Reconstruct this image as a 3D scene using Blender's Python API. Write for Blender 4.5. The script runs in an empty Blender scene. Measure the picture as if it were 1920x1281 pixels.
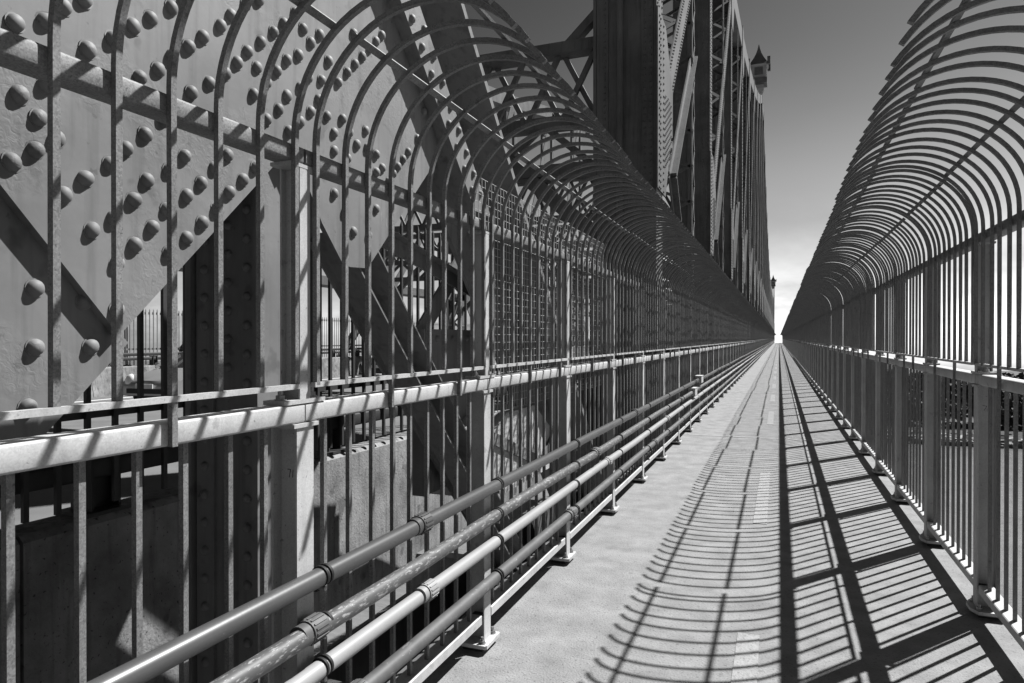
import bpy, math, random
from mathutils import Vector, Matrix
random.seed(11)
R = math.radians
sc = bpy.context.scene
COL = sc.collection

# ------------------------------------------------------------------ camera, sky, sun, exposure
cam_d = bpy.data.cameras.new("camera")
cam_d.sensor_width = 36.0
cam_d.lens = 24.0
cam_d.clip_start = 0.05
cam_d.clip_end = 20000.0
cam = bpy.data.objects.new("camera", cam_d)
cam.location = (0, 0, 1.605)
cam.rotation_euler = (R(90 - 0.2965), 0, R(21.354))
COL.objects.link(cam)
sc.camera = cam

SUN = Vector((0.483, 0.632, 1.0)).normalized()
EL = math.asin(SUN.z)
AZ = math.atan2(SUN.x, SUN.y)

world = bpy.data.worlds.new("World")
sc.world = world
world.use_nodes = True
wn, wl = world.node_tree.nodes, world.node_tree.links
for n in list(wn):
    wn.remove(n)
sky = wn.new("ShaderNodeTexSky")
sky.sky_type = 'NISHITA'
sky.sun_disc = False
sky.sun_elevation = EL
sky.sun_rotation = AZ
sky.altitude = 50
sky.air_density = 1.0
sky.dust_density = 0.3
sky.ozone_density = 1.0
sep = wn.new("ShaderNodeSeparateColor")
wl.new(sky.outputs[0], sep.inputs[0])
# black-and-white film behind a red filter: only the red part of the sky's light counts
pw = wn.new("ShaderNodeMath"); pw.operation = 'POWER'; pw.inputs[1].default_value = 2.4
wl.new(sep.outputs[0], pw.inputs[0])
# broken clouds
tc = wn.new("ShaderNodeTexCoord")
mp = wn.new("ShaderNodeMapping"); mp.inputs['Scale'].default_value = (1.0, 1.0, 2.6)
wl.new(tc.outputs['Generated'], mp.inputs[0])
cn = wn.new("ShaderNodeTexNoise"); cn.inputs['Scale'].default_value = 3.2
cn.inputs['Detail'].default_value = 9; cn.inputs['Roughness'].default_value = 0.58
wl.new(mp.outputs[0], cn.inputs[0])
cr = wn.new("ShaderNodeMapRange"); cr.inputs['From Min'].default_value = 0.35
cr.inputs['From Max'].default_value = 0.68; cr.inputs['To Min'].default_value = 0.40; cr.inputs['To Max'].default_value = 1.1
wl.new(cn.outputs['Fac'], cr.inputs['Value'])
# thin bright haze and cloud that thickens all round towards the horizon
sx = wn.new("ShaderNodeSeparateXYZ"); wl.new(tc.outputs['Generated'], sx.inputs[0])
hz = wn.new("ShaderNodeMapRange"); hz.interpolation_type = 'SMOOTHSTEP'
hz.inputs['From Min'].default_value = -0.02; hz.inputs['From Max'].default_value = 0.39
hz.inputs['To Min'].default_value = 1.0; hz.inputs['To Max'].default_value = 0.0
wl.new(sx.outputs[2], hz.inputs['Value'])
hm = wn.new("ShaderNodeMath"); hm.operation = 'MULTIPLY'
wl.new(cr.outputs[0], hm.inputs[0]); wl.new(hz.outputs[0], hm.inputs[1])
# the haze scatters light forwards, so it is brighter on the sun's side
dt = wn.new("ShaderNodeVectorMath"); dt.operation = 'DOT_PRODUCT'; dt.inputs[1].default_value = SUN
wl.new(tc.outputs['Generated'], dt.inputs[0])
dm_ = wn.new("ShaderNodeMapRange"); dm_.inputs['From Min'].default_value = -1.0; dm_.inputs['From Max'].default_value = 1.0
wl.new(dt.outputs['Value'], dm_.inputs['Value'])
dp = wn.new("ShaderNodeMath"); dp.operation = 'POWER'; dp.inputs[1].default_value = 1.6
wl.new(dm_.outputs[0], dp.inputs[0])
dv = wn.new("ShaderNodeMapRange"); dv.inputs['To Min'].default_value = 6.0; dv.inputs['To Max'].default_value = 25.5
wl.new(dp.outputs[0], dv.inputs['Value'])
cm = wn.new("ShaderNodeMix"); cm.data_type = 'FLOAT'
wl.new(hm.outputs[0], cm.inputs[0]); wl.new(pw.outputs[0], cm.inputs[2]); wl.new(dv.outputs[0], cm.inputs[3])
bg = wn.new("ShaderNodeBackground"); bg.inputs['Strength'].default_value = 0.05
ml = wn.new("ShaderNodeMath"); ml.operation = 'MULTIPLY'; ml.inputs[1].default_value = 0.165
wl.new(cm.outputs[0], ml.inputs[0])
wl.new(ml.outputs[0], bg.inputs['Color'])
wo = wn.new("ShaderNodeOutputWorld")
wl.new(bg.outputs[0], wo.inputs[0])

sun_d = bpy.data.lights.new("sun", 'SUN')
sun_d.energy = 5.0
sun_d.angle = R(0.53)
sun_d.color = (1, 1, 1)
sun = bpy.data.objects.new("sun", sun_d)
sun.rotation_euler = SUN.to_track_quat('Z', 'Y').to_euler()
sun.location = (20, 26, 40)
COL.objects.link(sun)

sc.view_settings.view_transform = 'Standard'
sc.view_settings.look = 'None'
sc.view_settings.exposure = 1.2
sc.view_settings.gamma = 1.0
sc.view_settings.use_curve_mapping = False
sc.render.resolution_x, sc.render.resolution_y = 1024, 683


# ------------------------------------------------------------------ materials
def mat(name, base, rough=0.6, lo=0.8, hi=1.2, scale=8.0, detail=6, bump=0.0, bscale=40.0, metallic=0.0,
        speck=None, streak=0.0, spangle=0.0, spec=0.5, stretch=(1, 1, 1), wear=None, wscale=(30, 9, 30)):
    m = bpy.data.materials.new(name)
    m.use_nodes = True
    N, L = m.node_tree.nodes, m.node_tree.links
    b = N["Principled BSDF"]
    b.inputs['Roughness'].default_value = rough
    b.inputs['Metallic'].default_value = metallic
    b.inputs['Specular IOR Level'].default_value = spec
    t = N.new("ShaderNodeTexCoord")
    geo = N.new("ShaderNodeNewGeometry")
    mp = N.new("ShaderNodeMapping"); mp.inputs['Scale'].default_value = stretch
    L.new(geo.outputs['Position'], mp.inputs[0])
    no = N.new("ShaderNodeTexNoise"); no.inputs['Scale'].default_value = scale
    no.inputs['Detail'].default_value = detail; no.inputs['Roughness'].default_value = 0.62
    L.new(mp.outputs[0], no.inputs[0])
    mr = N.new("ShaderNodeMapRange"); mr.inputs['From Min'].default_value = 0.28; mr.inputs['From Max'].default_value = 0.72
    mr.inputs['To Min'].default_value = base * lo; mr.inputs['To Max'].default_value = base * hi
    L.new(no.outputs['Fac'], mr.inputs['Value'])
    val = mr.outputs[0]

    def mul(v, w):
        q = N.new("ShaderNodeMath"); q.operation = 'MULTIPLY'
        L.new(v, q.inputs[0])
        if hasattr(w, 'node'):
            L.new(w, q.inputs[1])
        else:
            q.inputs[1].default_value = w
        return q.outputs[0]

    if spangle:
        vo = N.new("ShaderNodeTexVoronoi"); vo.inputs['Scale'].default_value = 260
        L.new(geo.outputs['Position'], vo.inputs[0])
        sp = N.new("ShaderNodeSeparateColor"); L.new(vo.outputs['Color'], sp.inputs[0])
        m2 = N.new("ShaderNodeMapRange"); m2.inputs['To Min'].default_value = 1 - spangle; m2.inputs['To Max'].default_value = 1 + spangle
        L.new(sp.outputs[0], m2.inputs['Value']); val = mul(val, m2.outputs[0])
    for sc_, th, dark in ([] if not speck else speck if isinstance(speck, list) else [speck]):
        n2 = N.new("ShaderNodeTexNoise"); n2.inputs['Scale'].default_value = sc_; n2.inputs['Detail'].default_value = 3
        L.new(geo.outputs['Position'], n2.inputs[0])
        m2 = N.new("ShaderNodeMapRange"); m2.inputs['From Min'].default_value = th; m2.inputs['From Max'].default_value = th + 0.05
        m2.inputs['To Min'].default_value = 1.0; m2.inputs['To Max'].default_value = dark
        L.new(n2.outputs['Fac'], m2.inputs['Value']); val = mul(val, m2.outputs[0])
    if streak:
        mp2 = N.new("ShaderNodeMapping"); mp2.inputs['Scale'].default_value = (14, 14, 0.9)
        L.new(geo.outputs['Position'], mp2.inputs[0])
        n3 = N.new("ShaderNodeTexNoise"); n3.inputs['Scale'].default_value = 1.6; n3.inputs['Detail'].default_value = 5
        L.new(mp2.outputs[0], n3.inputs[0])
        m3 = N.new("ShaderNodeMapRange"); m3.inputs['From Min'].default_value = 0.5; m3.inputs['From Max'].default_value = 0.75
        m3.inputs['To Min'].default_value = 1.0; m3.inputs['To Max'].default_value = 1 - streak
        L.new(n3.outputs['Fac'], m3.inputs['Value']); val = mul(val, m3.outputs[0])
    if wear:
        col, th = wear
        mp3 = N.new("ShaderNodeMapping"); mp3.inputs['Scale'].default_value = wscale
        L.new(geo.outputs['Position'], mp3.inputs[0])
        n4 = N.new("ShaderNodeTexNoise"); n4.inputs['Scale'].default_value = 1.5; n4.inputs['Detail'].default_value = 6
        n4.inputs['Roughness'].default_value = 0.7
        L.new(mp3.outputs[0], n4.inputs[0])
        m4 = N.new("ShaderNodeMapRange"); m4.inputs['From Min'].default_value = th; m4.inputs['From Max'].default_value = th + 0.06
        L.new(n4.outputs['Fac'], m4.inputs['Value'])
        mx = N.new("ShaderNodeMix"); mx.data_type = 'FLOAT'
        L.new(m4.outputs[0], mx.inputs[0]); L.new(val, mx.inputs[2]); mx.inputs[3].default_value = col
        val = mx.outputs[0]
    cc = N.new("ShaderNodeCombineColor")
    for i in range(3):
        L.new(val, cc.inputs[i])
    L.new(cc.outputs[0], b.inputs['Base Color'])
    if bump:
        nb = N.new("ShaderNodeTexNoise"); nb.inputs['Scale'].default_value = bscale; nb.inputs['Detail'].default_value = 5
        L.new(geo.outputs['Position'], nb.inputs[0])
        bu = N.new("ShaderNodeBump"); bu.inputs['Strength'].default_value = bump; bu.inputs['Distance'].default_value = 0.006
        L.new(nb.outputs['Fac'], bu.inputs['Height']); L.new(bu.outputs[0], b.inputs['Normal'])
    return m


M = {}
M['conc'] = mat("walkway_concrete", 0.185, 0.9, 0.70, 1.20, 4.5, 15, 1.0, 85, speck=[(60, 0.61, 0.62), (9, 0.70, 0.72), (2.2, 0.62, 0.86), (27, 0.74, 0.35)], spec=0.25)
M['line'] = mat("worn_line_paint", 0.235, 0.8, 0.75, 1.12, 12, 12, 1.0, 85, speck=(60, 0.61, 0.7), spec=0.25, wear=(0.17, 0.57), wscale=(26, 14, 26))
M['seal'] = mat("joint_mortar", 0.21, 0.9, 0.7, 1.2, 6, 12, 1.0, 85, speck=(60, 0.62, 0.7), spec=0.25)
M['barrier'] = mat("barrier_concrete", 0.20, 0.92, 0.4, 1.4, 2.6, 12, 0.7, 60, speck=[(45, 0.64, 0.35), (5, 0.62, 0.6)], streak=0.5, spec=0.2)
M['asphalt'] = mat("asphalt", 0.10, 0.9, 0.8, 1.2, 1.5, 9, 0.5, 120, spec=0.3)
M['paint'] = mat("road_paint", 0.55, 0.7, 0.8, 1.05, 9, 6)
M['galv'] = mat("galvanised_steel", 0.14, 0.6, 0.75, 1.2, 5, 7, 0.08, 90, spec=0.3, spangle=0.28, speck=[(110, 0.64, 0.55), (30, 0.68, 0.6)])
M['galvrail'] = mat("galvanised_rail", 0.38, 0.55, 0.78, 1.1, 4, 7, 0.05, 90, spangle=0.10, speck=[(70, 0.67, 0.55), (18, 0.66, 0.75)], streak=0.18, spec=0.3)
M['paintsteel'] = mat("painted_bridge_steel", 0.150, 0.62, 0.75, 1.2, 2.0, 9, 0.10, 26, streak=0.32, speck=[(7, 0.62, 0.74), (30, 0.70, 0.7)], spec=0.25, wear=(0.21, 0.665), wscale=(7, 7, 1.3))
M['farsteel'] = mat("weathered_truss_steel", 0.10, 0.6, 0.6, 1.3, 1.2, 9, 0.1, 20, streak=0.35, spec=0.3)
M['pipedark'] = mat("grey_conduit_plastic", 0.05, 0.36, 0.85, 1.15, 4, 6, 0.03, 60, speck=(80, 0.72, 1.8), spec=0.4)
M['pipeworn'] = mat("worn_conduit_plastic", 0.06, 0.5, 0.8, 1.2, 6, 8, 0.05, 60, wear=(0.22, 0.555), spec=0.35, wscale=(70, 16, 70))
M['pipelight'] = mat("pale_conduit_plastic", 0.23, 0.45, 0.85, 1.08, 3, 7, 0.03, 60, wear=(0.08, 0.68), spec=0.35)
M['pipemid'] = mat("dusty_conduit_plastic", 0.07, 0.55, 0.7, 1.3, 6, 8, 0.04, 60, wear=(0.15, 0.60), spec=0.3)
M['black'] = mat("black_strap", 0.012, 0.6, spec=0.2)
M['bolt'] = mat("zinc_bolt", 0.25, 0.4, 0.7, 1.2, 60, 4, metallic=0.6)
M['dark'] = mat("dark_fence_paint", 0.03, 0.6, 0.8, 1.2, 8, spec=0.3)
M['water'] = mat("river_water", 0.12, 0.16, 0.8, 1.2, 0.05, 6, 0, spec=0.6)
M['land'] = mat("shore_ground", 0.045, 0.95, 0.5, 1.4, 0.05, 9)
M['leaf'] = mat("far_foliage", 0.04, 0.9, 0.5, 1.6, 0.12, 8)
M['rock'] = mat("shore_rock", 0.12, 0.95, 0.4, 1.5, 0.6, 6)
M['white'] = mat("white_gelcoat", 0.6, 0.4, 0.9, 1.05, 2)
M['silver'] = mat("silver_car_paint", 0.3, 0.28, 0.97, 1.03, 2, metallic=0.55)
M['darkcar'] = mat("dark_car_paint", 0.03, 0.2, 0.97, 1.03, 2, metallic=0.2)
M['glass'] = mat("car_glass", 0.02, 0.05, 1, 1, 1, spec=1.0)
M['tyre'] = mat("tyre_rubber", 0.02, 0.8, 0.9, 1.1, 20)
M['lamp'] = mat("headlamp_lens", 0.7, 0.1, 1, 1, 1)
M['alloy'] = mat("wheel_alloy", 0.4, 0.3, 0.9, 1.1, 10, metallic=0.7)
M['stone'] = mat("tower_stone", 0.25, 0.8, 0.75, 1.2, 0.8, 8)
# blistered, repainted patches on the bridge steel
_m = M['paintsteel']; _N, _L = _m.node_tree.nodes, _m.node_tree.links
_g = _N.new("ShaderNodeNewGeometry")
_k = _N.new("ShaderNodeTexNoise"); _k.inputs['Scale'].default_value = 2.4; _k.inputs['Detail'].default_value = 4; _L.new(_g.outputs['Position'], _k.inputs[0])
_kr = _N.new("ShaderNodeMapRange"); _kr.inputs['From Min'].default_value = 0.54; _kr.inputs['From Max'].default_value = 0.60; _L.new(_k.outputs['Fac'], _kr.inputs['Value'])
_w = _N.new("ShaderNodeTexNoise"); _w.inputs['Scale'].default_value = 42; _w.inputs['Detail'].default_value = 4; _w.inputs['Distortion'].default_value = 1.5; _L.new(_g.outputs['Position'], _w.inputs[0])
_mu = _N.new("ShaderNodeMath"); _mu.operation = 'MULTIPLY'; _L.new(_kr.outputs[0], _mu.inputs[0]); _L.new(_w.outputs['Fac'], _mu.inputs[1])
_b = _N.new("ShaderNodeBump"); _b.inputs['Strength'].default_value = 0.3; _b.inputs['Distance'].default_value = 0.006
_L.new(_mu.outputs[0], _b.inputs['Height'])
_old = _N["Principled BSDF"].inputs['Normal'].links[0].from_node
_L.new(_old.outputs[0], _b.inputs['Normal']); _L.new(_b.outputs[0], _N["Principled BSDF"].inputs['Normal'])
# water ripples
_m = M['water']; _N, _L = _m.node_tree.nodes, _m.node_tree.links
_g = _N.new("ShaderNodeNewGeometry"); _mp = _N.new("ShaderNodeMapping"); _mp.inputs['Scale'].default_value = (0.35, 0.8, 1)
_L.new(_g.outputs['Position'], _mp.inputs[0])
_n = _N.new("ShaderNodeTexNoise"); _n.inputs['Scale'].default_value = 0.9; _n.inputs['Detail'].default_value = 7
_L.new(_mp.outputs[0], _n.inputs[0])
_b = _N.new("ShaderNodeBump"); _b.inputs['Strength'].default_value = 0.8; _b.inputs['Distance'].default_value = 0.35
_L.new(_n.outputs['Fac'], _b.inputs['Height']); _L.new(_b.outputs[0], _N["Principled BSDF"].inputs['Normal'])


# ------------------------------------------------------------------ mesh building
class MB:
    def __init__(self):
        self.v = []; self.f = []

    def add(self, vs, fs):
        o = len(self.v)
        self.v += [tuple(p) for p in vs]
        self.f += [tuple(o + i for i in q) for q in fs]
        return self

    def box(self, x0, x1, y0, y1, z0, z1):
        if x0 > x1: x0, x1 = x1, x0
        if y0 > y1: y0, y1 = y1, y0
        vs = [(x0, y0, z0), (x1, y0, z0), (x1, y1, z0), (x0, y1, z0), (x0, y0, z1), (x1, y0, z1), (x1, y1, z1), (x0, y1, z1)]
        return self.add(vs, [(0, 3, 2, 1), (4, 5, 6, 7), (0, 1, 5, 4), (1, 2, 6, 5), (2, 3, 7, 6), (3, 0, 4, 7)])

    def beam(self, a, b, w, d, up=Vector((1, 0, 0))):
        """box from a to b; d = size along 'up', w = size across"""
        a, b = Vector(a), Vector(b)
        t = (b - a).normalized()
        s = t.cross(up)
        if s.length < 1e-6:
            s = t.cross(Vector((0, 0, 1)))
        s.normalize(); u = s.cross(t).normalized()
        vs = []
        for p in (a, b):
            for i, j in ((-1, -1), (1, -1), (1, 1), (-1, 1)):
                vs.append(p + s * (w / 2 * i) + u * (d / 2 * j))
        return self.add(vs, [(0, 3, 2, 1), (4, 5, 6, 7), (0, 1, 5, 4), (1, 2, 6, 5), (2, 3, 7, 6), (3, 0, 4, 7)])

    def prof(self, pts, path, closed_ends=True):
        """pts: list of (list of 3d points) rings, all same length"""
        rings = path
        n = len(rings[0]); vs = [p for r in rings for p in r]; fs = []
        for i in range(len(rings) - 1):
            for j in range(n):
                k = (j + 1) % n
                fs.append((i * n + j, i * n + k, (i + 1) * n + k, (i + 1) * n + j))
        if closed_ends:
            fs.append(tuple(reversed(range(n))))
            fs.append(tuple((len(rings) - 1) * n + j for j in range(n)))
        return self.add(vs, fs)

    def extr_y(self, poly, y0, y1):
        """poly of (x,z) extruded along y"""
        return self.prof(None, [[(x, y0, z) for x, z in poly], [(x, y1, z) for x, z in poly]])

    def extr_z(self, poly, z0, z1):
        return self.prof(None, [[(x, y, z0) for x, y in poly], [(x, y, z1) for x, y in poly]])

    def extr_x(self, poly, x0, x1):
        """poly of (y,z) extruded along x"""
        return self.prof(None, [[(x0, y, z) for y, z in poly], [(x1, y, z) for y, z in poly]])

    def tube(self, path, r, n=10, r2=None):
        rings = []
        path = [Vector(p) for p in path]
        for i, p in enumerate(path):
            t = (path[min(i + 1, len(path) - 1)] - path[max(i - 1, 0)]).normalized()
            s = t.cross(Vector((0, 0, 1)))
            if s.length < 1e-4: s = t.cross(Vector((1, 0, 0)))
            s.normalize(); u = s.cross(t)
            rr = r if r2 is None else r + (r2 - r) * i / (len(path) - 1)
            rings.append([p + s * (rr * math.cos(2 * math.pi * k / n)) + u * (rr * math.sin(2 * math.pi * k / n)) for k in range(n)])
        return self.prof(None, rings)

    def dome(self, c, nrm, r, h, n=8, rings=3):
        c = Vector(c); nrm = Vector(nrm).normalized()
        a = nrm.cross(Vector((0, 0, 1)))
        if a.length < 1e-3: a = nrm.cross(Vector((1, 0, 0)))
        a.normalize(); b = nrm.cross(a)
        vs = []; fs = []
        for i in range(rings):
            t = math.pi / 2 * i / rings
            for k in range(n):
                an = 2 * math.pi * k / n
                vs.append(c + (a * math.cos(an) + b * math.sin(an)) * (r * math.cos(t)) + nrm * (h * math.sin(t)))
        vs.append(c + nrm * h)
        for i in range(rings - 1):
            for k in range(n):
                k2 = (k + 1) % n
                fs.append((i * n + k, i * n + k2, (i + 1) * n + k2, (i + 1) * n + k))
        for k in range(n):
            fs.append(((rings - 1) * n + k, (rings - 1) * n + (k + 1) % n, rings * n))
        return self.add(vs, fs)

    def mesh(self, name, m, smooth=None):
        me = bpy.data.meshes.new(name)
        me.from_pydata([tuple(p) for p in self.v], [], self.f)
        bmfix(me)
        me.materials.append(M[m])
        if smooth:
            me.polygons.foreach_set('use_smooth', [True] * len(me.polygons))
            me.set_sharp_from_angle(angle=R(smooth))
        me.update()
        return me

    def build(self, name, m, parent=None, smooth=None, loc=None):
        return link(name, self.mesh(name, m, smooth), parent, loc)


import bmesh


def bmfix(me):
    bm = bmesh.new(); bm.from_mesh(me)
    bmesh.ops.recalc_face_normals(bm, faces=bm.faces)
    bm.to_mesh(me); bm.free()


def link(name, me, parent=None, loc=None, rot=None):
    o = bpy.data.objects.new(name, me)
    COL.objects.link(o)
    if parent: o.parent = parent
    if loc: o.location = loc
    if rot: o.rotation_euler = rot
    return o


def tag(o, label=None, cat=None, group=None, kind=None):
    if label: o['label'] = label
    if cat: o['category'] = cat
    if group: o['group'] = group
    if kind: o['kind'] = kind
    return o


def thing(name, label, cat, loc=(0, 0, 0), group=None, rotz=0):
    o = bpy.data.objects.new(name, None)
    COL.objects.link(o)
    o.location = loc; o.rotation_euler = (0, 0, rotz)
    o.empty_display_size = 0.3
    return tag(o, label, cat, group)


def rrect(x0, x1, z0, z1, r=0.01):
    """rounded rectangle outline, 12 points"""
    pts = []
    for cx, cz, a0 in ((x1 - r, z1 - r, 0), (x0 + r, z1 - r, 90), (x0 + r, z0 + r, 180), (x1 - r, z0 + r, 270)):
        for k in range(3):
            a = R(a0 + 45 * k)
            pts.append((cx + r * math.cos(a), cz + r * math.sin(a)))
    return pts


# ------------------------------------------------------------------ walkway (setting)
A, B = 1.405, 1.066          # inner faces of the two fences
SP = 1.46                    # post spacing
YL0 = 3.245 - 6 * SP         # a left post position
YR0 = 4.678 - 7 * SP
NP = 172                     # panels per side
YEND = 246.0
PAN = 9.4                    # truss panel

wk = tag(MB().box(-1.46, 1.20, -9, YEND, -0.36, -0.13).build("walkway", 'conc'), kind='structure')
ys = [-9.0, 2.25]
while ys[-1] < YEND - 12:
    ys.append(ys[-1] + PAN)
ys.append(YEND)
for i in range(len(ys) - 1):
    MB().extr_y(rrect(-1.56, 1.30, -0.13, 0.0, 0.012), ys[i] + 0.006, ys[i + 1] - 0.006).build("concrete_slab", 'conc', wk)
for i in range(1, 12):          # pale sealant in the joints
    MB().box(-1.40, 1.10, ys[i] - 0.07, ys[i] + 0.07, 0.0005, 0.0035).build("joint_seal", 'seal', wk)
dashes = [(1.45, 3.90), (6.25, 8.68)]
y = 13.5
while y < 150:
    dashes.append((y, y + 2.4)); y += 4.85
for y0, y1 in dashes:
    MB().box(-0.205, -0.093, y0, y1, 0.0005, 0.004).build("painted_dash", 'line', wk)
# beyond the crest the deck falls away
o = MB().extr_x([(YEND, 0.0), (YEND + 60, -1.6), (YEND + 60, -2.0), (YEND, -0.36)], -1.56, 1.30).build("walkway_ramp", 'conc')
tag(o, kind='structure')


# ------------------------------------------------------------------ the two safety fences
HR, HZ = 0.400, 2.2215
T1, T2, TT = 52.5, 108.0, 145.3
BW = 0.0165                  # bar section


def hoop_mesh(sgn, z0, seg, name):
    """sgn -1: left fence (inward is +x). Origin at the fence's inner face, floor level."""
    inn = -sgn
    c = BW / 2 + 0.001
    path = [(inn * c, z0, (inn, 0))]
    pts = [(c, z0, 0.0)]
    for k in range(seg + 1):
        a = R(TT) * k / seg
        pts.append((c + HR * (1 - math.cos(a)), HZ + HR * math.sin(a), a))
    rings = []
    for d, z, a in pts:
        nx, nz = math.cos(a), -math.sin(a)      # towards the arc's centre
        for_ = []
        for u, w in ((-1, -1), (1, -1), (1, 1), (-1, 1)):
            for_.append((inn * (d + nx * u * BW / 2), w * BW / 2, z + nz * u * BW / 2))
        rings.append(for_)
    return MB().prof(None, rings).mesh(name, 'galv', 30)


def arc_pt(deg, off=0.0):
    a = R(deg); c = BW / 2 + 0.001; r = HR + off
    return c + HR - r * math.cos(a), HZ + r * math.sin(a)


def make_fence(side, A_, y00, label):
    sg = -1 if side == 'L' else 1
    inn = -sg
    X0 = sg * A_
    root = thing("safety_fence", label, "fence", (X0, 0, 0), "hooped fences lining the walkway")
    X = lambda d: sg * d           # d measured outwards from the inner face, in root space
    # shared meshes
    def hpoly(fw, ft, dp, wt):
        h = fw / 2
        p = [(0, -h), (ft, -h), (ft, -wt / 2), (dp - ft, -wt / 2), (dp - ft, -h), (dp, -h), (dp, h), (dp - ft, h), (dp - ft, wt / 2), (ft, wt / 2), (ft, h), (0, h)]
        return [(X(a), b) for a, b in p]
    m_post = MB().extr_z(hpoly(0.082, 0.008, 0.10, 0.007), 0.048, 1.322).mesh("post", 'galvrail')
    m_cap = MB().box(X(-0.006), X(0.106), -0.06, 0.06, 1.3225, 1.3350).mesh("cap_plate", 'galvrail')
    m_base = MB()
    pl = [(-0.034, -0.045), (-0.006, -0.105), (0.12, -0.105), (0.15, -0.07), (0.15, 0.07), (0.12, 0.105), (-0.006, 0.105), (-0.034, 0.045)] if side == 'R' else \
         [(-0.034, -0.085), (-0.026, -0.095), (0.14, -0.095), (0.15, -0.085), (0.15, 0.085), (0.14, 0.095), (-0.026, 0.095), (-0.034, 0.085)]
    m_base = MB().extr_z([(X(a), b) for a, b in pl], 0.029, 0.0478).mesh("base_plate", 'galvrail')
    mb = MB().extr_z([(X(0.005), -0.06), (X(0.11), -0.06), (X(0.11), 0.06), (X(0.005), 0.06)], 0.0005, 0.0288)
    m_grout = mb.mesh("levelling_shim", 'dark')

    def hexbolt(x, y, z, r=0.015, h=0.016):
        m = MB()
        m.extr_z([(x + r * math.cos(R(60 * k)), y + r * math.sin(R(60 * k))) for k in range(6)], z, z + h)
        m.extr_z([(x + r * .55 * math.cos(R(45 * k)), y + r * .55 * math.sin(R(45 * k))) for k in range(8)], z + h, z + h + 0.017)
        m.extr_z([(x + r * 1.25 * math.cos(R(36 * k)), y + r * 1.25 * math.sin(R(36 * k))) for k in range(10)], z - 0.0001, z + 0.004)
        return m
    m_bolt = hexbolt(0, 0, 0).mesh("anchor_bolt", 'bolt', 40)
    m_up = MB().extr_z(hpoly(0.05, 0.006, 0.078, 0.006), 1.4115, 2.143).mesh("upper_post", 'galvrail')
    m_shoe = MB().box(X(-0.002), X(0.08), -0.10, 0.10, 1.3975, 1.411).mesh("shoe_plate", 'galvrail')
    m_head = MB().box(X(-0.001), X(0.082), -0.065, 0.065, 2.1435, 2.1550).mesh("head_plate", 'galvrail')
    m_bar = MB().box(X(0.0375 - BW / 2), X(0.0375 + BW / 2), -BW / 2, BW / 2, 0.1885, 1.3365).mesh("baluster", 'galv')
    hs = {}
    for lng in (0, 1):
        for seg in (26, 7):
            hs[lng, seg] = hoop_mesh(sg, (1.452, 1.335)[lng], seg, "hoop_bar")
    m_tiebar = {}
    rail_poly = rrect(0, 0.075, 1.3363, 1.3968, 0.007)
    rail_poly = [(X(a), b) for a, b in rail_poly]
    m_rail = MB().extr_y(rail_poly, 0.003, SP - 0.003).mesh("handrail", 'galvrail', 50)
    up_poly = [(X(a), b) for a, b in rrect(0, 0.075, 2.1556, 2.2089, 0.008)]
    m_urail = MB().extr_y(up_poly, 0.006, SP - 0.006).mesh("upper_rail", 'galv', 50)
    bt_poly = [(X(a), b) for a, b in [(0.004, 0.142), (0.004, 0.184), (0.009, 0.1885), (0.075, 0.1885), (0.079, 0.184), (0.079, 0.142), (0.073, 0.142), (0.073, 0.181), (0.010, 0.181), (0.010, 0.142)]]
    m_brail = MB().extr_y(bt_poly, 0.062, SP - 0.062).mesh("bottom_rail", 'galvrail')
    m_brk = MB().box(X(0.012), X(0.07), -0.058, 0.058, 0.150, 0.180).mesh("rail_bracket", 'dark')
    m_flat = MB().box(X(-0.018), X(-0.001), 0.028, SP - 0.048, 1.4465, 1.4620).mesh("toe_flat", 'galvrail')

    def tie_mesh(deg):
        m = MB()
        rings = []
        d0, z0 = arc_pt(deg, BW / 2 + 0.0005); d1, z1 = arc_pt(deg, BW / 2 + 0.0095)
        a = R(deg); tx, tz = math.sin(a), math.cos(a)
        hw = 0.012
        q = [(X(-(d0 - tx * hw)), z0 - tz * hw), (X(-(d0 + tx * hw)), z0 + tz * hw), (X(-(d1 + tx * hw)), z1 + tz * hw), (X(-(d1 - tx * hw)), z1 - tz * hw)]
        return m.extr_y(q, 0.03, SP - 0.05).mesh("hoop_tie", 'galv')
    m_t1, m_t2 = tie_mesh(T1), tie_mesh(T2)

    far_b, far_h = MB(), MB()
    nb = nh = 0
    first = next(i for i in range(NP) if y00 + i * SP > -2.2)
    hoop_first = 0
    for i in range(NP):
        yp = y00 + i * SP
        jx = random.uniform(-0.007, 0.007)
        vis = yp > (0.2 if side == 'L' else 2.0)
        o = link("post", m_post, root, (0, yp, 0))
        link("cap_plate", m_cap, o)
        if yp < 60:
            link("base_plate", m_base, o)
            link("levelling_shim", m_grout, o)
            if yp < 28:
                for bx, by in ((-0.012, -0.066), (-0.012, 0.066), (0.125, -0.07), (0.125, 0.07)):
                    if side == 'R' and bx < 0:
                        bx, by = (-0.006, by * 1.02)
                    link("anchor_bolt", m_bolt, o, (X(bx + 0.012), by, 0.0478))
        u = link("upper_post", m_up, root, (0, yp, 0))
        if yp < 60:
            link("shoe_plate", m_shoe, u)
            link("head_plate", m_head, u)
            if yp < 20:
                for by in (-0.075, 0.075):
                    link("shoe_bolt", m_bolt, u, (X(0.035), by, 1.411), )
        link("handrail", m_rail, root, (0, yp, 0))
        link("upper_rail", m_urail, root, (0, yp, 0))
        if yp < 120:
            br = link("bottom_rail", m_brail, root, (0, yp, 0))
        else:
            far_b.extr_y(bt_poly, yp + 0.06, yp + SP - 0.06)
        if yp < 30:
            link("rail_bracket", m_brk, br)
        tw = random.uniform(-0.5, 0.5)
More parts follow.
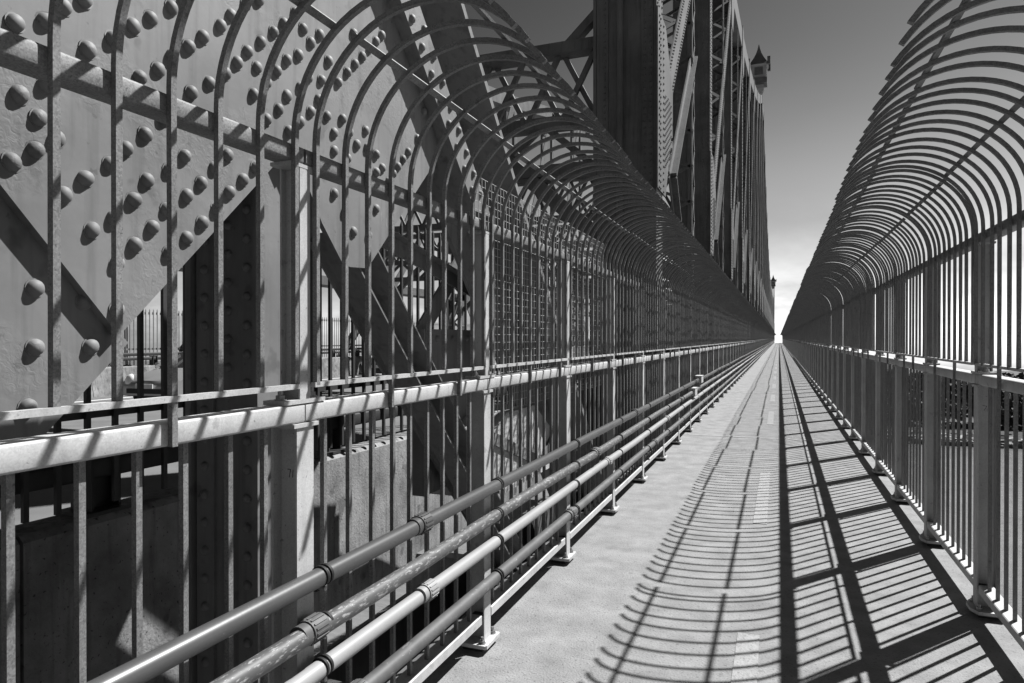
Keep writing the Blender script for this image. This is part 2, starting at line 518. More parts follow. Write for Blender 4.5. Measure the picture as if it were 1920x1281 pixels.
        for mt in (m_t1, m_t2):
            if yp < 150:
                link("hoop_tie", mt, root, (jx * 2, yp + random.uniform(-.004, .004), random.uniform(-0.003, 0.003)), (0, R(random.uniform(-.15, .15)), R(tw * 0.35)))
            else:
                me = mt
                far_h.add([(v.co.x, v.co.y + yp, v.co.z) for v in me.vertices], [tuple(p.vertices) for p in me.polygons])
        if yp < 150:
            link("toe_flat", m_flat, root, (0, yp, 0))
        # balusters
        for k in range(1, 10):
            yb = yp + SP / 10 * k
            if yb > -0.5 and nb < 300:
                nb += 1
                link("baluster", m_bar, root, (random.uniform(-.002, .002), yb + random.uniform(-.003, .003), 0), (0, 0, R(random.uniform(-2, 2))))
            else:
                far_b.box(X(0.0375 - BW / 2), X(0.0375 + BW / 2), yb - BW / 2, yb + BW / 2, 0.1885, 1.3365)
        n_ = i % 5
        longs = {0: (3, 7), 1: (3, 6), 2: (3, 7), 3: (4, 8), 4: (2, 6)}[(i + (1 if side == 'L' else 3)) % 5]
        if side == 'L':
            k5 = round((yp - 0.325) / SP)
            longs = {0: (3, 6), 1: (3, 7), 2: (4, 8)}.get(k5, longs)
        for k in range(10):
            yb = yp + 0.045 + 0.150 * k
            lng = 1 if k in longs else 0
            if yb > -0.9 and nh < 300:
                nh += 1
                seg = 26
                ry = random.uniform(-0.25, 0.25); rz = random.uniform(-0.6, 0.6) + tw
                o = link("hoop_bar", hs[lng, seg], root, (jx + random.uniform(-.002, .002), yb + random.uniform(-.006, .006), random.uniform(-.004, .004)), (R(random.gauss(0, 0.12)), 0, R(rz * 1.4)))
                # a couple of bent bars
                if side == 'R' and abs(yb - 6.0) < 0.075:
                    o.rotation_euler = (R(0.9), 0, R(rz))
                    o.location.y -= 0.03
            else:
                me = hs[lng, 7]
                dy = yb + random.uniform(-.006, .006)
                far_h.add([(v.co.x + jx, v.co.y + dy, v.co.z) for v in me.vertices], [tuple(p.vertices) for p in me.polygons])
    tag(far_b.build("distant_balusters", 'galv', root), kind='stuff')
    tag(far_h.build("distant_hoop_bars", 'galv', root, 30), kind='stuff')
    return root


fenceL = make_fence('L', A, YL0, "hooped galvanised steel fence on the truss side, with conduits strapped to it")
fenceR = make_fence('R', B, YR0, "hooped galvanised steel fence on the river side, casting striped shadows on the concrete")

# painted marks on two post webs
def stroke_mark(name, x, y, z, strokes, parent):
    m = MB()
    for (a0, b0, a1, b1) in strokes:
        m.beam((x + a0, y, z + b0), (x + a1, y, z + b1), 0.0022, 0.0006, up=Vector((0, 1, 0)))
    return m.build(name, 'black', parent)


stroke_mark("painted_number", -0.055, YL0 + 5 * SP - 0.0039, 1.17, [(-0.012, 0.013, 0.0, 0.013), (0.0, 0.013, -0.005, -0.013), (0.010, 0.013, 0.008, -0.013)], fenceL)
stroke_mark("painted_number", 0.045, YR0 + 7 * SP - 0.0039, 1.20, [(-0.012, 0.014, 0.010, 0.010), (0.010, 0.010, -0.004, -0.014)], fenceR)

# wire mesh behind three bays of the truss-side fence
mz0, mz1, my0, my1, mx = 1.18, 2.47, 3.30, 3.245 + 2 * SP - 0.02, -A - 0.095
mb = MB()
n = int((my1 - my0) / 0.044)
for i in range(n + 1):
    y = my0 + (my1 - my0) * i / n
    mb.beam((mx, y, mz0), (mx, y, mz1), 0.0027, 0.0027)
n = int((mz1 - mz0) / 0.044)
for i in range(n + 1):
    z = mz0 + (mz1 - mz0) * i / n
    mb.beam((mx - 0.0034, my0, z), (mx - 0.0034, my1, z), 0.0027, 0.0027)
o = mb.build("wire_mesh", 'galvrail')
tag(o, "square welded wire mesh screen fixed behind the truss-side fence", "mesh screen")

# ------------------------------------------------------------------ conduits
PX = -A + 0.043


def conduit(z, r, material, label, coups, boxes=(), cap=None, wob=0.006):
    t = thing("conduit_pipe", label, "conduit", (PX, -2.0, z), "conduits strapped along the fence")
    L = YEND + 2.0
    pts = []
    y = 0.0
    while y < L:
        k = 1 if y < 60 else 4
        pts.append((random.uniform(-wob, wob), y, random.uniform(-wob, wob)))
        y += 1.46 * k
    pts.append((0, L, 0))
    MB().tube(pts, r, 20).build("pipe", material, t, 40)
    for yc in coups:
        m = MB()
        yy = yc + 2.0
        m.tube([(0, yy - 0.055, 0), (0, yy - 0.02, 0)], r + 0.0045, 20)
        m.tube([(0, yy - 0.0199, 0), (0, yy + 0.055, 0)], r + 0.009, 20)
        for k in range(16):
            a = 2 * math.pi * k / 16
            p = Vector(((r + 0.010) * math.cos(a), 0, (r + 0.010) * math.sin(a)))
            m.beam(p + Vector((0, yy - 0.012, 0)), p + Vector((0, yy + 0.048, 0)), 0.006, 0.004, up=Vector((math.cos(a), 0, math.sin(a))))
        m.build("coupling", cap or material, t, 35)
    ms = MB()
    ms.tube([(0, -0.016, 0), (0, -0.006, 0)], r + 0.0035, 18)
    ms.tube([(0, 0.006, 0), (0, 0.016, 0)], r + 0.0035, 18)
    ms.box(-0.044, -0.012, -0.014, 0.014, -r - 0.022, -r + 0.004)
    me = ms.mesh("pipe_strap", 'black', 40)
    mbolt = MB().tube([(-0.025, 0, 0), (0.012, 0, 0)], 0.008, 8).mesh("strap_bolt", 'bolt', 40)
    for i in range(90):
        yp = YL0 + i * SP
        if yp < 0.3: continue
        s = link("pipe_strap", me, t, (0, yp + 2.0 + 0.03, 0))
        if yp < 14:
            link("strap_bolt", mbolt, s, (0.0, 0, -r - 0.012))
    for yb in boxes:
        yy = yb + 2
        MB().box(-0.05, 0.06, yy - 0.16, yy + 0.16, -0.055, 0.065).build("pull_box", 'galvrail', t)
        MB().box(-0.055, 0.066, yy - 0.168, yy + 0.168, 0.0655, 0.0745).build("pull_box_lid", 'galvrail', t)
    return t


conduit(0.845, 0.030, 'pipedark', "smooth dark grey conduit, topmost of the four strapped to the fence", [2.45, 6.9, 12.2, 16.8, 21, 26, 31, 37, 43], [12.9])
conduit(0.690, 0.030, 'pipeworn', "scuffed dark conduit with whitish scrapes, second from the top on the fence", [1.75, 5.3, 10.3, 15.1, 20, 25, 30, 36, 42], [11.9], 'pipemid')
conduit(0.552, 0.029, 'pipelight', "pale grey conduit, third from the top on the fence", [2.5, 5.7, 9.0, 12.6, 16, 20, 25, 30, 36], [45.0], wob=0.005)
conduit(0.370, 0.030, 'pipemid', "dusty dark conduit, lowest of the four strapped above the kerb rail", [1.98, 4.6, 8.1, 11.4, 15, 19, 24, 29, 35], (), 'pipemid')

# ------------------------------------------------------------------ near truss
truss = thing("bridge_truss", "riveted steel truss rising beside the walkway, with tall posts and pointed finials", "truss", (-2.4, 0, 0))
TX0, TX1 = -1.90, -2.98      # faces of the truss members (world x)
tl = lambda x: x + 2.4       # world x -> truss space


def poly_plate(name, pts, x0, x1, m='paintsteel', parent=truss):
    return MB().extr_x(pts, tl(x0), tl(x1)).build(name, m, parent)


# gusset of the near node
G1 = [(0.55, 2.70), (1.147, 1.991), (1.479, 1.612), (2.271, 2.395), (2.465, 2.105), (2.617, 1.942), (2.675, 1.934), (2.807, 1.941),
      (2.858, 1.98), (3.164, 2.28), (3.595, 2.70), (3.043, 3.26), (2.45, 3.9), (1.4, 4.1), (0.4, 3.5)]
gus = poly_plate("gusset_plate", G1, -1.85, -1.874)
RV = [(1.26,2.46),(1.31,2.52),(1.18,2.42),(1.46,2.49),(1.53,2.56),(1.59,2.61),(1.67,2.52),(1.74,2.58),(1.8,2.64),(1.93,2.77),(2.0,2.84),
      (2.28,2.93),(2.21,2.86),(2.15,2.8),(1.96,2.61),(1.9,2.55),(1.83,2.49),(1.62,2.46),(1.55,2.41),(1.38,2.43),(1.26,2.29),(1.19,2.24),
      (1.29,2.15),(1.17,2.06),(1.31,2.0),(1.37,2.06),(1.45,2.12),(1.5,2.18),(1.57,2.24),(1.72,2.21),(1.66,2.15),(1.53,2.03),(1.46,1.96),
      (1.73,2.08),(1.65,2.02),(1.85,2.2),(1.91,2.26),(1.86,2.06),(1.92,2.13),(2.05,2.25),(2.24,2.44),(2.11,2.45),(2.18,2.51),(2.38,2.56),
      (2.31,2.64),(2.23,2.58),(2.11,2.59),(2.04,2.52),(1.75,2.43),(2.3,2.77),(2.38,2.85),(2.5,2.82),(2.57,2.75),(2.43,2.63),(2.55,2.52),
      (2.55,2.44),(2.55,2.25),(1.37,2.57),(1.72,2.72),(2.07,2.89),(1.88,2.71),(1.67,2.68),(2.01,2.67),(1.47,1.83),(1.73,1.94),(1.66,1.88),
      (1.47,1.69),(2.44,2.91),(2.64,2.82),(2.7,2.88),(2.76,2.94),(2.8,2.6),(2.89,2.51),(2.89,2.42),(2.89,2.24),(3.38,2.87),(2.69,3.02),
      (2.88,3.06),(2.93,3.11),(2.65,2.43),(2.45,2.72),(2.61,2.6),(2.81,2.52),(2.7,2.1),(2.82,2.1),(1.05,2.3),(0.98,2.5),(1.1,2.62),(1.2,2.7),
      (1.5,2.8),(1.57,2.87),(1.64,2.94),(1.4,2.95),(1.8,3.0),(1.87,3.07),(2.15,3.0),(2.22,3.07),(2.29,3.14),(2.5,3.2),(2.57,3.27),(2.1,3.3),
      (1.9,3.3),(1.6,3.2),(1.3,3.1),(1.1,2.95),(3.0,2.4),(3.1,2.5),(3.2,2.6),(3.3,2.7)]
# rivets that complete the 45 degree rows between those already placed
for (ya, za) in list(RV):
    for (yb, zb) in list(RV):
        dy_, dz_ = yb - ya, zb - za
        if 0.10 < dy_ < 0.17 and abs(abs(dz_) - dy_) < 0.035:
            q = ((ya + yb) / 2, (za + zb) / 2)
            if all(math.hypot(q[0] - u, q[1] - w) > 0.062 for u, w in RV) and q[1] > 1.66:
                RV.append((round(q[0], 3), round(q[1], 3)))
MB().extr_x([(0.55, 2.70), (1.147, 1.991), (1.479, 1.612), (2.271, 2.395), (2.31, 2.337), (3.13, 3.15), (3.043, 3.26), (2.45, 3.9), (1.4, 4.1), (0.4, 3.5)],
            tl(-1.843), tl(-1.8498)).build("cover_plate", 'paintsteel', gus)
m_riv = MB().tube([(-0.001, 0, 0), (0.0022, 0, 0)], 0.0275, 14).dome((0.0022, 0, 0), (1, 0, 0), 0.0235, 0.0185, 14, 4).mesh("rivet", 'paintsteel', 60)
for (y, z) in RV:
    link("rivet", m_riv, gus, (tl(-1.8433 if z > y + 0.03 else -1.8503), y + random.uniform(-.0015, .0015), z + random.uniform(-.0015, .0015)), (R(random.uniform(0, 360)), R(random.uniform(-5, 5)), R(random.uniform(-5, 5)))).scale = (random.uniform(.86, 1.06), random.uniform(.93, 1.07), random.uniform(.93, 1.07))
# diagonal running down towards the camera (recessed behind the gusset)
dl = poly_plate("diagonal_web", [(1.49, 1.635), (1.535, 1.59), (1.235, 1.30), (-0.4, -0.35), (-1.4, 0.65), (1.0, 3.05), (1.3, 2.3)], -1.8745, -1.895)
for (y, z) in [(1.39,1.86),(1.24,1.92),(1.39,1.71),(1.41,1.58),(1.25,1.58),(1.25,1.74),(1.23,1.42),(1.1,1.3),(1.0,1.45),(1.08,1.85),(0.95,1.6),(0.9,1.15),(0.78,1.05),(0.7,1.3)]:
    link("rivet", m_riv, dl, (tl(-1.8748), y, z))
poly_plate("diagonal_web", [(1.62, 1.67), (-0.4, -0.35), (-1.4, 0.65), (1.0, 3.05)], -2.26, -2.29)
# inner gusset of the same node
poly_plate("gusset_plate", [(y * 0.94 + 0.16, z) for y, z in G1], -2.32, -2.36)

# hanger column of the near node
col = MB()
col.box(tl(-1.905), tl(-1.93), 2.13, 2.28, -0.9, 9.0)
col.box(tl(-2.25), tl(-2.28), 2.13, 2.55, -0.9, 9.0)
col.box(tl(-1.9305), tl(-2.2495), 2.16, 2.18, -0.9, 9.0)
c0 = col.build("hanger_post", 'paintsteel', truss)
ca = MB()
for xs in (-1.97, -2.19):
    ca.box(tl(xs - 0.045), tl(xs + 0.045), 2.146, 2.1595, -0.9, 2.4)
ca.build("angle_iron", 'paintsteel', c0)
m_rivy = MB().dome((0, 0, 0), (0, -1, 0), 0.02, 0.016, 10, 3).mesh("rivet", 'paintsteel', 60)
z = -0.3
while z < 2.3:
    for xs in (-1.97, -2.19):
        link("rivet", m_rivy, c0, (tl(xs), 2.1458, z))
    link("rivet", m_rivy, c0, (tl(-2.08), 2.1598, z + 0.06))
    z += 0.115

# descending diagonal with protruding flanges
d2 = bpy.data.objects.new("diagonal_member", None)
COL.objects.link(d2); d2.parent = truss


def strip(c0_, c1_, zt, zb):
    """45 degree strip between lines y+z=c0_ and y+z=c1_, from height zt to zb"""
    return [(c0_ - zt, zt), (c1_ - zt, zt), (c1_ - zb, zb), (c0_ - zb, zb)]


MB().extr_x(strip(6.29, 6.55, 7.0, 2.40), tl(-1.77), tl(-1.848)).build("flange_plate", 'paintsteel', d2)
MB().extr_x(strip(6.5, 7.25, 7.0, -0.7), tl(-2.10), tl(-2.13)).build("web_plate", 'paintsteel', d2)
MB().extr_x(strip(7.26, 7.32, 7.0, -0.7), tl(-1.76), tl(-2.2)).build("flange_plate", 'paintsteel', d2)
MB().extr_x(strip(6.30, 6.36, 7.0, 2.42), tl(-1.8485), tl(-2.1)).build("flange_plate", 'paintsteel', d2)
MB().extr_x(strip(6.4, 7.2, 7.0, 2.75), tl(-2.75), tl(-2.8)).build("web_plate", 'paintsteel', d2)
k = 0
z = 4.2
while z > 2.5:
    for cc in (6.36, 6.49):
        link("rivet", m_riv, d2, (tl(-1.7702), cc - z, z))
    z -= 0.105; k += 1
# thin diagonal leaving the gusset's right lobe
d3 = bpy.data.objects.new("lower_diagonal", None); COL.objects.link(d3); d3.parent = truss
MB().extr_x(strip(4.78, 5.03, 2.1, -0.6), tl(-2.04), tl(-2.06)).build("channel_web", 'paintsteel', d3)
MB().extr_x(strip(5.031, 5.045, 2.1, -0.6), tl(-1.90), tl(-2.06)).build("channel_flange", 'paintsteel', d3)
MB().extr_x(strip(4.765, 4.779, 2.1, -0.6), tl(-1.90), tl(-2.06)).build("channel_flange", 'paintsteel', d3)
MB().extr_x(strip(5.0, 5.3, 2.1, -0.6), tl(-2.25), tl(-2.27)).build("channel_web", 'paintsteel', d3)
MB().extr_x(strip(5.301, 5.315, 2.1, -0.6), tl(-2.1), tl(-2.27)).build("channel_flange", 'paintsteel', d3)
z = 1.9
while z > 0.3:
    link("rivet", m_riv, d3, (tl(-2.2498), 5.15 - z, z)); z -= 0.16
# secondary flat braces
MB().beam((tl(-2.3), 3.45, 2.26), (tl(-2.3), 5.3, 1.93), 0.10, 0.016).build("brace_bar", 'paintsteel', truss)
MB().beam((tl(-2.27), 3.45, 2.315), (tl(-2.27), 5.3, 1.985), 0.010, 0.07).build("brace_bar", 'paintsteel', truss)
MB().beam((tl(-2.36), 4.15, 1.54), (tl(-2.36), 5.5, 2.73), 0.15, 0.016).build("brace_bar", 'paintsteel', truss)
sb = MB().box(tl(-2.3), tl(-2.42), 4.2, 5.2, 0.5, 1.668).build("splice_box", 'paintsteel', truss)
for k in range(8):
    link("rivet", m_riv, sb, (tl(-2.2998), 4.27 + k * 0.125, 1.60))
# sloping cover over the chord splice beyond the second post
cc = MB().extr_x([(4.68, 0.40), (4.68, 0.90), (4.95, 1.02), (5.6, 1.02), (6.1, 0.75), (6.1, 0.40)], tl(-1.98), tl(-2.5)).build("chord_cover", 'galvrail', truss)
MB().beam((tl(-1.97), 4.66, 0.86), (tl(-1.97), 5.75, 0.50), 0.09, 0.02).build("brace_bar", 'paintsteel', truss)
MB().beam((tl(-1.97), 5.75, 0.50), (tl(-1.97), 6.25, 0.76), 0.09, 0.02).build("brace_bar", 'paintsteel', truss)

# lower chord below the deck edge
lc = MB().box(tl(-1.9), tl(-1.93), -6, YEND, -0.85, -0.22).box(tl(-2.45), tl(-2.48), -6, YEND, -0.85, -0.22)
lc.box(tl(-1.9301), tl(-2.4499), -6, YEND, -0.84, -0.8)
lch = lc.build("lower_chord", 'farsteel', truss)
for k in range(70):
    for z in (-0.29, -0.40):
        link("rivet", m_riv, lch, (tl(-1.8998), 0.6 + k * 0.13, z))
for k in range(26):
    yb = 0.8 + k * 2.35
    MB().box(tl(-3.2), tl(-1.5), yb, yb + 0.14, -0.75, -0.37).build("floor_beam", 'farsteel', truss)


def ztop(y):
    yp = y + 0.75
    def f(u): return 14.8 + 0.0020 * u * u
    if yp <= 93: return f(yp)
    if yp <= 211: return max(15.0, f(186 - yp)) if yp < 186 else 15.0
    return 14.8 + 0.001 * max(0, yp - 237) ** 2


# recurring panels
far_riv = MB()
NPAN = 36
for k in range(-1, NPAN):
    y0 = 2.1 + PAN * k
    y1 = y0 + PAN
    zt0, zt1 = ztop(y0), ztop(y1)
    if k >= 1:
        p = MB()
        w = 0.62
        yc = y0 - 0.05
        # post: two webs, front cover
        p.box(tl(TX0), tl(TX0 - 0.05), yc, yc + w, -0.8, zt0)
        p.box(tl(TX1), tl(TX1 + 0.05), yc, yc + w, -0.8, zt0)
        p.box(tl(TX0 - 0.0505), tl(TX1 + 0.0505), yc + 0.02, yc + 0.06, -0.8, zt0)
        po = p.build("truss_post", 'farsteel', truss)
        if k < 12:
            q = MB()
            for xs in (TX0 - 0.16, TX1 + 0.16):
                q.box(tl(xs - 0.1), tl(xs + 0.1), yc + 0.004, yc + 0.019, -0.8, zt0)
            q.build("angle_iron", 'farsteel', po)
            q = MB().tube([(tl(-2.5), yc - 0.08, 0.0), (tl(-2.5), yc - 0.08, min(zt0, 14))], 0.05, 8)
            q.build("downpipe", 'farsteel', po, 40)
        # node gussets
        for zc, hh in ((5.6, 1.5), (zt0 - 0.6, 1.3), (0.4, 1.0)):
            MB().extr_x([(y0 - 0.1, zc - hh), (y0 + 0.75, zc - hh), (y0 + 1.6, zc + 0.1), (y0 + 1.6, zc + 0.6), (y0 + 0.75, zc + hh), (y0 - 0.1, zc + hh)],
                        tl(TX0 + 0.03), tl(TX0 + 0.0005)).build("gusset_plate", 'farsteel', po)
        if k < 9:
            st = 0.11 if k < 4 else 0.2
            z = 0.5
            while z < min(zt0, 16):
                for yy in (y0 + 0.03, y0 + 0.16, y0 + 0.47):
                    far_riv.dome((tl(TX0 + (0.031 if abs(z - 5.6) < 1.5 or z < 1.4 else 0.0005)), yy, z), (1, 0, 0), 0.026, 0.022, 6, 2)
                if k < 3:
                    for xs in (TX0 - 0.1, TX0 - 0.2, TX1 + 0.2):
                        far_riv.dome((tl(xs), yc + 0.0035, z), (0, -1, 0), 0.022, 0.018, 6, 2)
                z += st
            for a in range(13):
                for b in range(9):
                    yy = y0 + 0.62 + 0.09 * b; zz = 4.6 + 0.11 * a + 0.05 * b
                    if yy < y0 + 1.5 and zz < 5.9:
                        far_riv.dome((tl(TX0 + 0.031), yy, zz), (1, 0, 0), 0.026, 0.022, 6, 2)
        # main diagonal up to the next post
        zz1 = zt1 - 0.5
        dm = bpy.data.objects.new("diagonal_member", None); COL.objects.link(dm); dm.parent = truss
        a, b = Vector((0, y0 + 0.5, 5.3)), Vector((0, y1 + 0.2, zz1))
        t = (b - a).normalized(); s = Vector((0, -t.z, t.y))
        for xs in (TX0 - 0.015, TX1 + 0.015):
            MB().beam((tl(xs), a.y, a.z), (tl(xs), b.y, b.z), 0.62, 0.03).build("side_plate", 'farsteel', dm)
        m = MB()
        n = 12 if k < 8 else 0
        for j in range(n):
            p0 = a + (b - a) * (j / n); p1 = a + (b - a) * ((j + 1) / n)
            xa, xb = (TX0 - 0.05, TX1 + 0.05) if j % 2 else (TX1 + 0.05, TX0 - 0.05)
            for sg in (-1, 1):
                m.beam(Vector((tl(xa), p0.y, p0.z)) + s * 0.29 * sg, Vector((tl(xb), p1.y, p1.z)) + s * 0.29 * sg, 0.12, 0.02, up=s)
        if n:
            m.build("lacing", 'farsteel', dm)
        else:
            MB().beam((tl((TX0 + TX1) / 2), a.y, a.z), (tl((TX0 + TX1) / 2), b.y, b.z), 0.4, 0.9).build("core_plate", 'farsteel', dm)
        if k < 7:
            L = (b - a).length
            st = 0.13 if k < 3 else 0.22
            for j in range(int(L / st)):
                pc = a + t * (j * st)
                for off in (-0.26, -0.19, 0.19, 0.26):
                    q = pc + s * off
                    far_riv.dome((tl(TX0 + 0.0005), q.y, q.z), (1, 0, 0), 0.024, 0.02, 6, 2)
        # secondary struts
        for (ya, za, yb_, zb_, wd) in ((y0 + 5.3, 8.4, y0 + 1.7, 4.7, 0.17), (y0 + 1.7, 4.7, y0 + 5.9, 0.2, 0.17)):
            so = MB()
            so.beam((tl(TX0 - 0.05), ya, za), (tl(TX0 - 0.05), yb_, zb_), wd, 0.03)
            so.build("secondary_strut", 'farsteel', truss)
            tt = Vector((0, yb_ - ya, zb_ - za)).normalized(); ss = Vector((0, -tt.z, tt.y))
            if ss.y < 0: ss = -ss
            p0 = Vector((tl(TX0 - 0.0), ya, za)) + ss * (wd / 2); p1 = Vector((tl(TX0), yb_, zb_)) + ss * (wd / 2)
            MB().beam(p0, p1, 0.03, 0.16).build("strut_flange", 'farsteel', truss)
            MB().beam(p0 + Vector((-.5, 0, 0)), p1 + Vector((-.5, 0, 0)), 0.12, 0.03).build("strut_web", 'farsteel', truss)
        ym = y0 + 5.0
        hp = MB()
        for xs in (TX0 - 0.01, TX1 + 0.05):
            for yy in (ym, ym + 0.34):
                hp.box(tl(xs), tl(xs - 0.04), yy, yy + 0.09, -0.6, ztop(ym) - 0.6)
        ho = hp.build("hanger_post", 'farsteel', truss)
        if k < 10:
            lm_ = MB(); z = 0.2; q = 0
            while z < min(ztop(ym) - 1.5, 13):
                a_, b_ = (ym + 0.05, ym + 0.38) if q % 2 else (ym + 0.38, ym + 0.05)
                lm_.beam((tl(TX0 + 0.002), a_, z), (tl(TX0 + 0.002), b_, z + 0.42), 0.07, 0.014)
                xa_, xb_ = (TX0 - 0.05, TX1 + 0.05) if q % 2 else (TX1 + 0.05, TX0 - 0.05)
                lm_.beam((tl(xa_), ym + 0.02, z), (tl(xb_), ym + 0.02, z + 0.42), 0.07, 0.014, up=Vector((0, 1, 0)))
                z += 0.42; q += 1
            lm_.build("lacing", 'farsteel', ho)
            xl = MB()
            for (za_, zb_) in ((6.4, 7.6), (8.6, 9.8)):
                xl.beam((tl(TX0 - 0.2), y0 + 0.7, za_), (tl(TX1 + 0.2), y0 + 0.7, zb_), 0.13, 0.04, up=Vector((0, 1, 0)))
                xl.beam((tl(TX1 + 0.2), y0 + 0.76, za_), (tl(TX0 - 0.2), y0 + 0.76, zb_), 0.13, 0.04, up=Vector((0, 1, 0)))
            tag(xl.build("cross_lacing", 'farsteel', ho), kind='stuff')
        if k < 20:
            MB().box(tl(TX0 - 0.3), tl(TX1), y0 + 0.6, y1, 3.95, 4.15).build("longitudinal_strut", 'farsteel', truss)
    # top chord
    MB().extr_x([(y0, zt0 - 0.5), (y1, zt1 - 0.5), (y1, zt1 + 0.45), (y0, zt0 + 0.45)], tl(TX0 - 0.003), tl(TX1 + 0.003)).build("top_chord", 'farsteel', truss)
tag(far_riv.build("distant_rivets", 'farsteel', truss), kind='stuff')

# finials on the main piers
def finial(y, zb):
    f = bpy.data.objects.new("pier_finial", None); COL.objects.link(f); f.parent = truss
    f.location = (tl((TX0 + TX1) / 2), y, zb); f.scale = (1, 1, 0.46)
    MB().box(-1.0, 1.0, -1.0, 1.0, -1.5, 0.0).build("plinth", 'farsteel', f)
    sh = MB()
    sh.prof(None, [[(r * sx, r * sy, z) for sx, sy in ((-1, -1), (1, -1), (1, 1), (-1, 1))] for r, z in ((0.35, -4.4), (0.62, -2.6), (0.62, -1.6))])
    sh.prof(None, [[(r * sx, r * sy, z) for sx, sy in ((-1, -1), (1, -1), (1, 1), (-1, 1))] for r, z in ((0.75, 0.001), (0.9, 0.4), (0.95, 3.2), (1.15, 3.6))])
    sh.build("lantern_shaft", 'stone', f)
    MB().prof(None, [[(r * sx, r * sy, z) for sx, sy in ((-1, -1), (1, -1), (1, 1), (-1, 1))] for r, z in ((1.2, 3.601), (0.95, 4.4), (0.6, 5.8), (0.32, 7.2), (0.14, 8.6), (0.03, 9.8))]).build("spire_cap", 'farsteel', f)
    for sx in (-1, 1):
        for sy in (-1, 1):
            MB().box(sx * 1.2 - 0.18, sx * 1.2 + 0.18, sy * 1.2 - 0.18, sy * 1.2 + 0.18, 3.2, 5.2).build("pinnacle", 'farsteel', f)
    for sx in (-1, 1):
        MB().box(sx * 0.96 - 0.02, sx * 0.96 + 0.02, -0.5, 0.5, 0.8, 2.9).build("lantern_panel", 'farsteel', f)
        MB().box(-0.5, 0.5, sx * 0.96 - 0.02, sx * 0.96 + 0.02, 0.8, 2.9).build("lantern_panel", 'farsteel', f)
    return f


finial(92.5, 34.4)
finial(330.0, 25.6)

# cross bracing over the roadway
FX0, FX1 = -19.0, -20.1
for k in range(1, 7):
    y0 = 2.1 + PAN * k + 0.25
    sw = bpy.data.objects.new("sway_frame", None); COL.objects.link(sw); sw.parent = truss
    xa, xb = tl(TX1), tl(FX0)
    for zz in (6.75, 5.45, 4.6):
        MB().box(xb, xa, y0 - 0.16, y0 + 0.16, zz - 0.10, zz + 0.10).build("frame_chord", 'farsteel', sw)
    n = 24
    m = MB()
    for j in range(n):
        u0 = xa + (xb - xa) * j / n; u1 = xa + (xb - xa) * (j + 1) / n
        m.beam((u0, y0, 6.75), (u1, y0, 5.45), 0.09, 0.08, up=Vector((0, 1, 0)))
        m.beam((u0, y0 + 0.11, 5.45), (u1, y0 + 0.11, 6.75), 0.09, 0.08, up=Vector((0, 1, 0)))
    m.build("lattice_bars", 'farsteel', sw)
    for (a_, za_, b_, zb_, w_) in ((xa, 3.4, xa - 2.4, 5.45, 0.26), (xb, 3.4, xb + 2.4, 5.45, 0.26), (xa, 7.3, xa - 0.6, 6.75, 0.14)):
        MB().beam((a_, y0, za_), (b_, y0, zb_), w_, 0.2, up=Vector((0, 1, 0))).build("knee_brace", 'farsteel', sw)
    # second tier of lacing hung below the frame
    m = MB()
    for j in range(16):
        u0 = xa + (xb - xa) * j / 16; u1 = xa + (xb - xa) * (j + 1) / 16
        za, zb = (5.45, 4.6) if j % 2 else (4.6, 5.45)
        m.beam((u0, y0, za), (u1, y0, zb), 0.12, 0.08, up=Vector((0, 1, 0)))
    m.build("lattice_bars", 'farsteel', sw)

# ------------------------------------------------------------------ the opposite truss
ft = thing("bridge_truss", "riveted truss on the opposite side of the roadway, seen through the near steelwork", "truss", (-19.5, 0, 0))
fl = lambda x: x + 19.5
for k in range(0, 12):
    y0 = 2.1 + PAN * k
    y1 = y0 + PAN
    zt0, zt1 = ztop(y0), ztop(y1)
    po = bpy.data.objects.new("truss_post", None); COL.objects.link(po); po.parent = ft
    for xs in (FX0, FX1 + 0.2):
        MB().box(fl(xs), fl(xs - 0.2), y0, y0 + 0.6, -0.8, zt0).build("post_web", 'farsteel', po)
    m = MB(); z = 0.0; j = 0
    while z < 12:
        xa, xb = (FX0 - 0.2, FX1 + 0.2) if j % 2 else (FX1 + 0.2, FX0 - 0.2)
        m.beam((fl(xa), y0 + 0.05, z), (fl(xb), y0 + 0.05, z + 0.75), 0.1, 0.03, up=Vector((0, 1, 0)))
        m.beam((fl(xb), y0 + 0.09, z), (fl(xa), y0 + 0.09, z + 0.75), 0.1, 0.03, up=Vector((0, 1, 0)))
        z += 0.75; j += 1
    m.build("lacing", 'farsteel', po)
    for (ya, za, yb_, zb_, wd) in ((y0 + 0.6, 4.8, y1, zt1, 0.7), (y0 + 5.3, 8.4, y0 + 1.0, 4.2, 0.4), (y0 + 0.4, 4.4, y0 + 4.8, -0.3, 0.5), (y0 + 4.8, -0.3, y1, 4.2, 0.5)):
        MB().beam((fl(FX0 - 0.03), ya, za), (fl(FX0 - 0.03), yb_, zb_), wd, 0.05).build("diagonal_plate", 'farsteel', ft)
    MB().box(fl(FX0), fl(FX1), y0, y1, 4.0, 4.4).build("longitudinal_strut", 'farsteel', ft)
    MB().extr_x([(y0, zt0 - 0.5), (y1, zt1 - 0.5), (y1, zt1 + 0.45), (y0, zt0 + 0.45)], fl(FX0), fl(FX1)).build("top_chord", 'farsteel', ft)

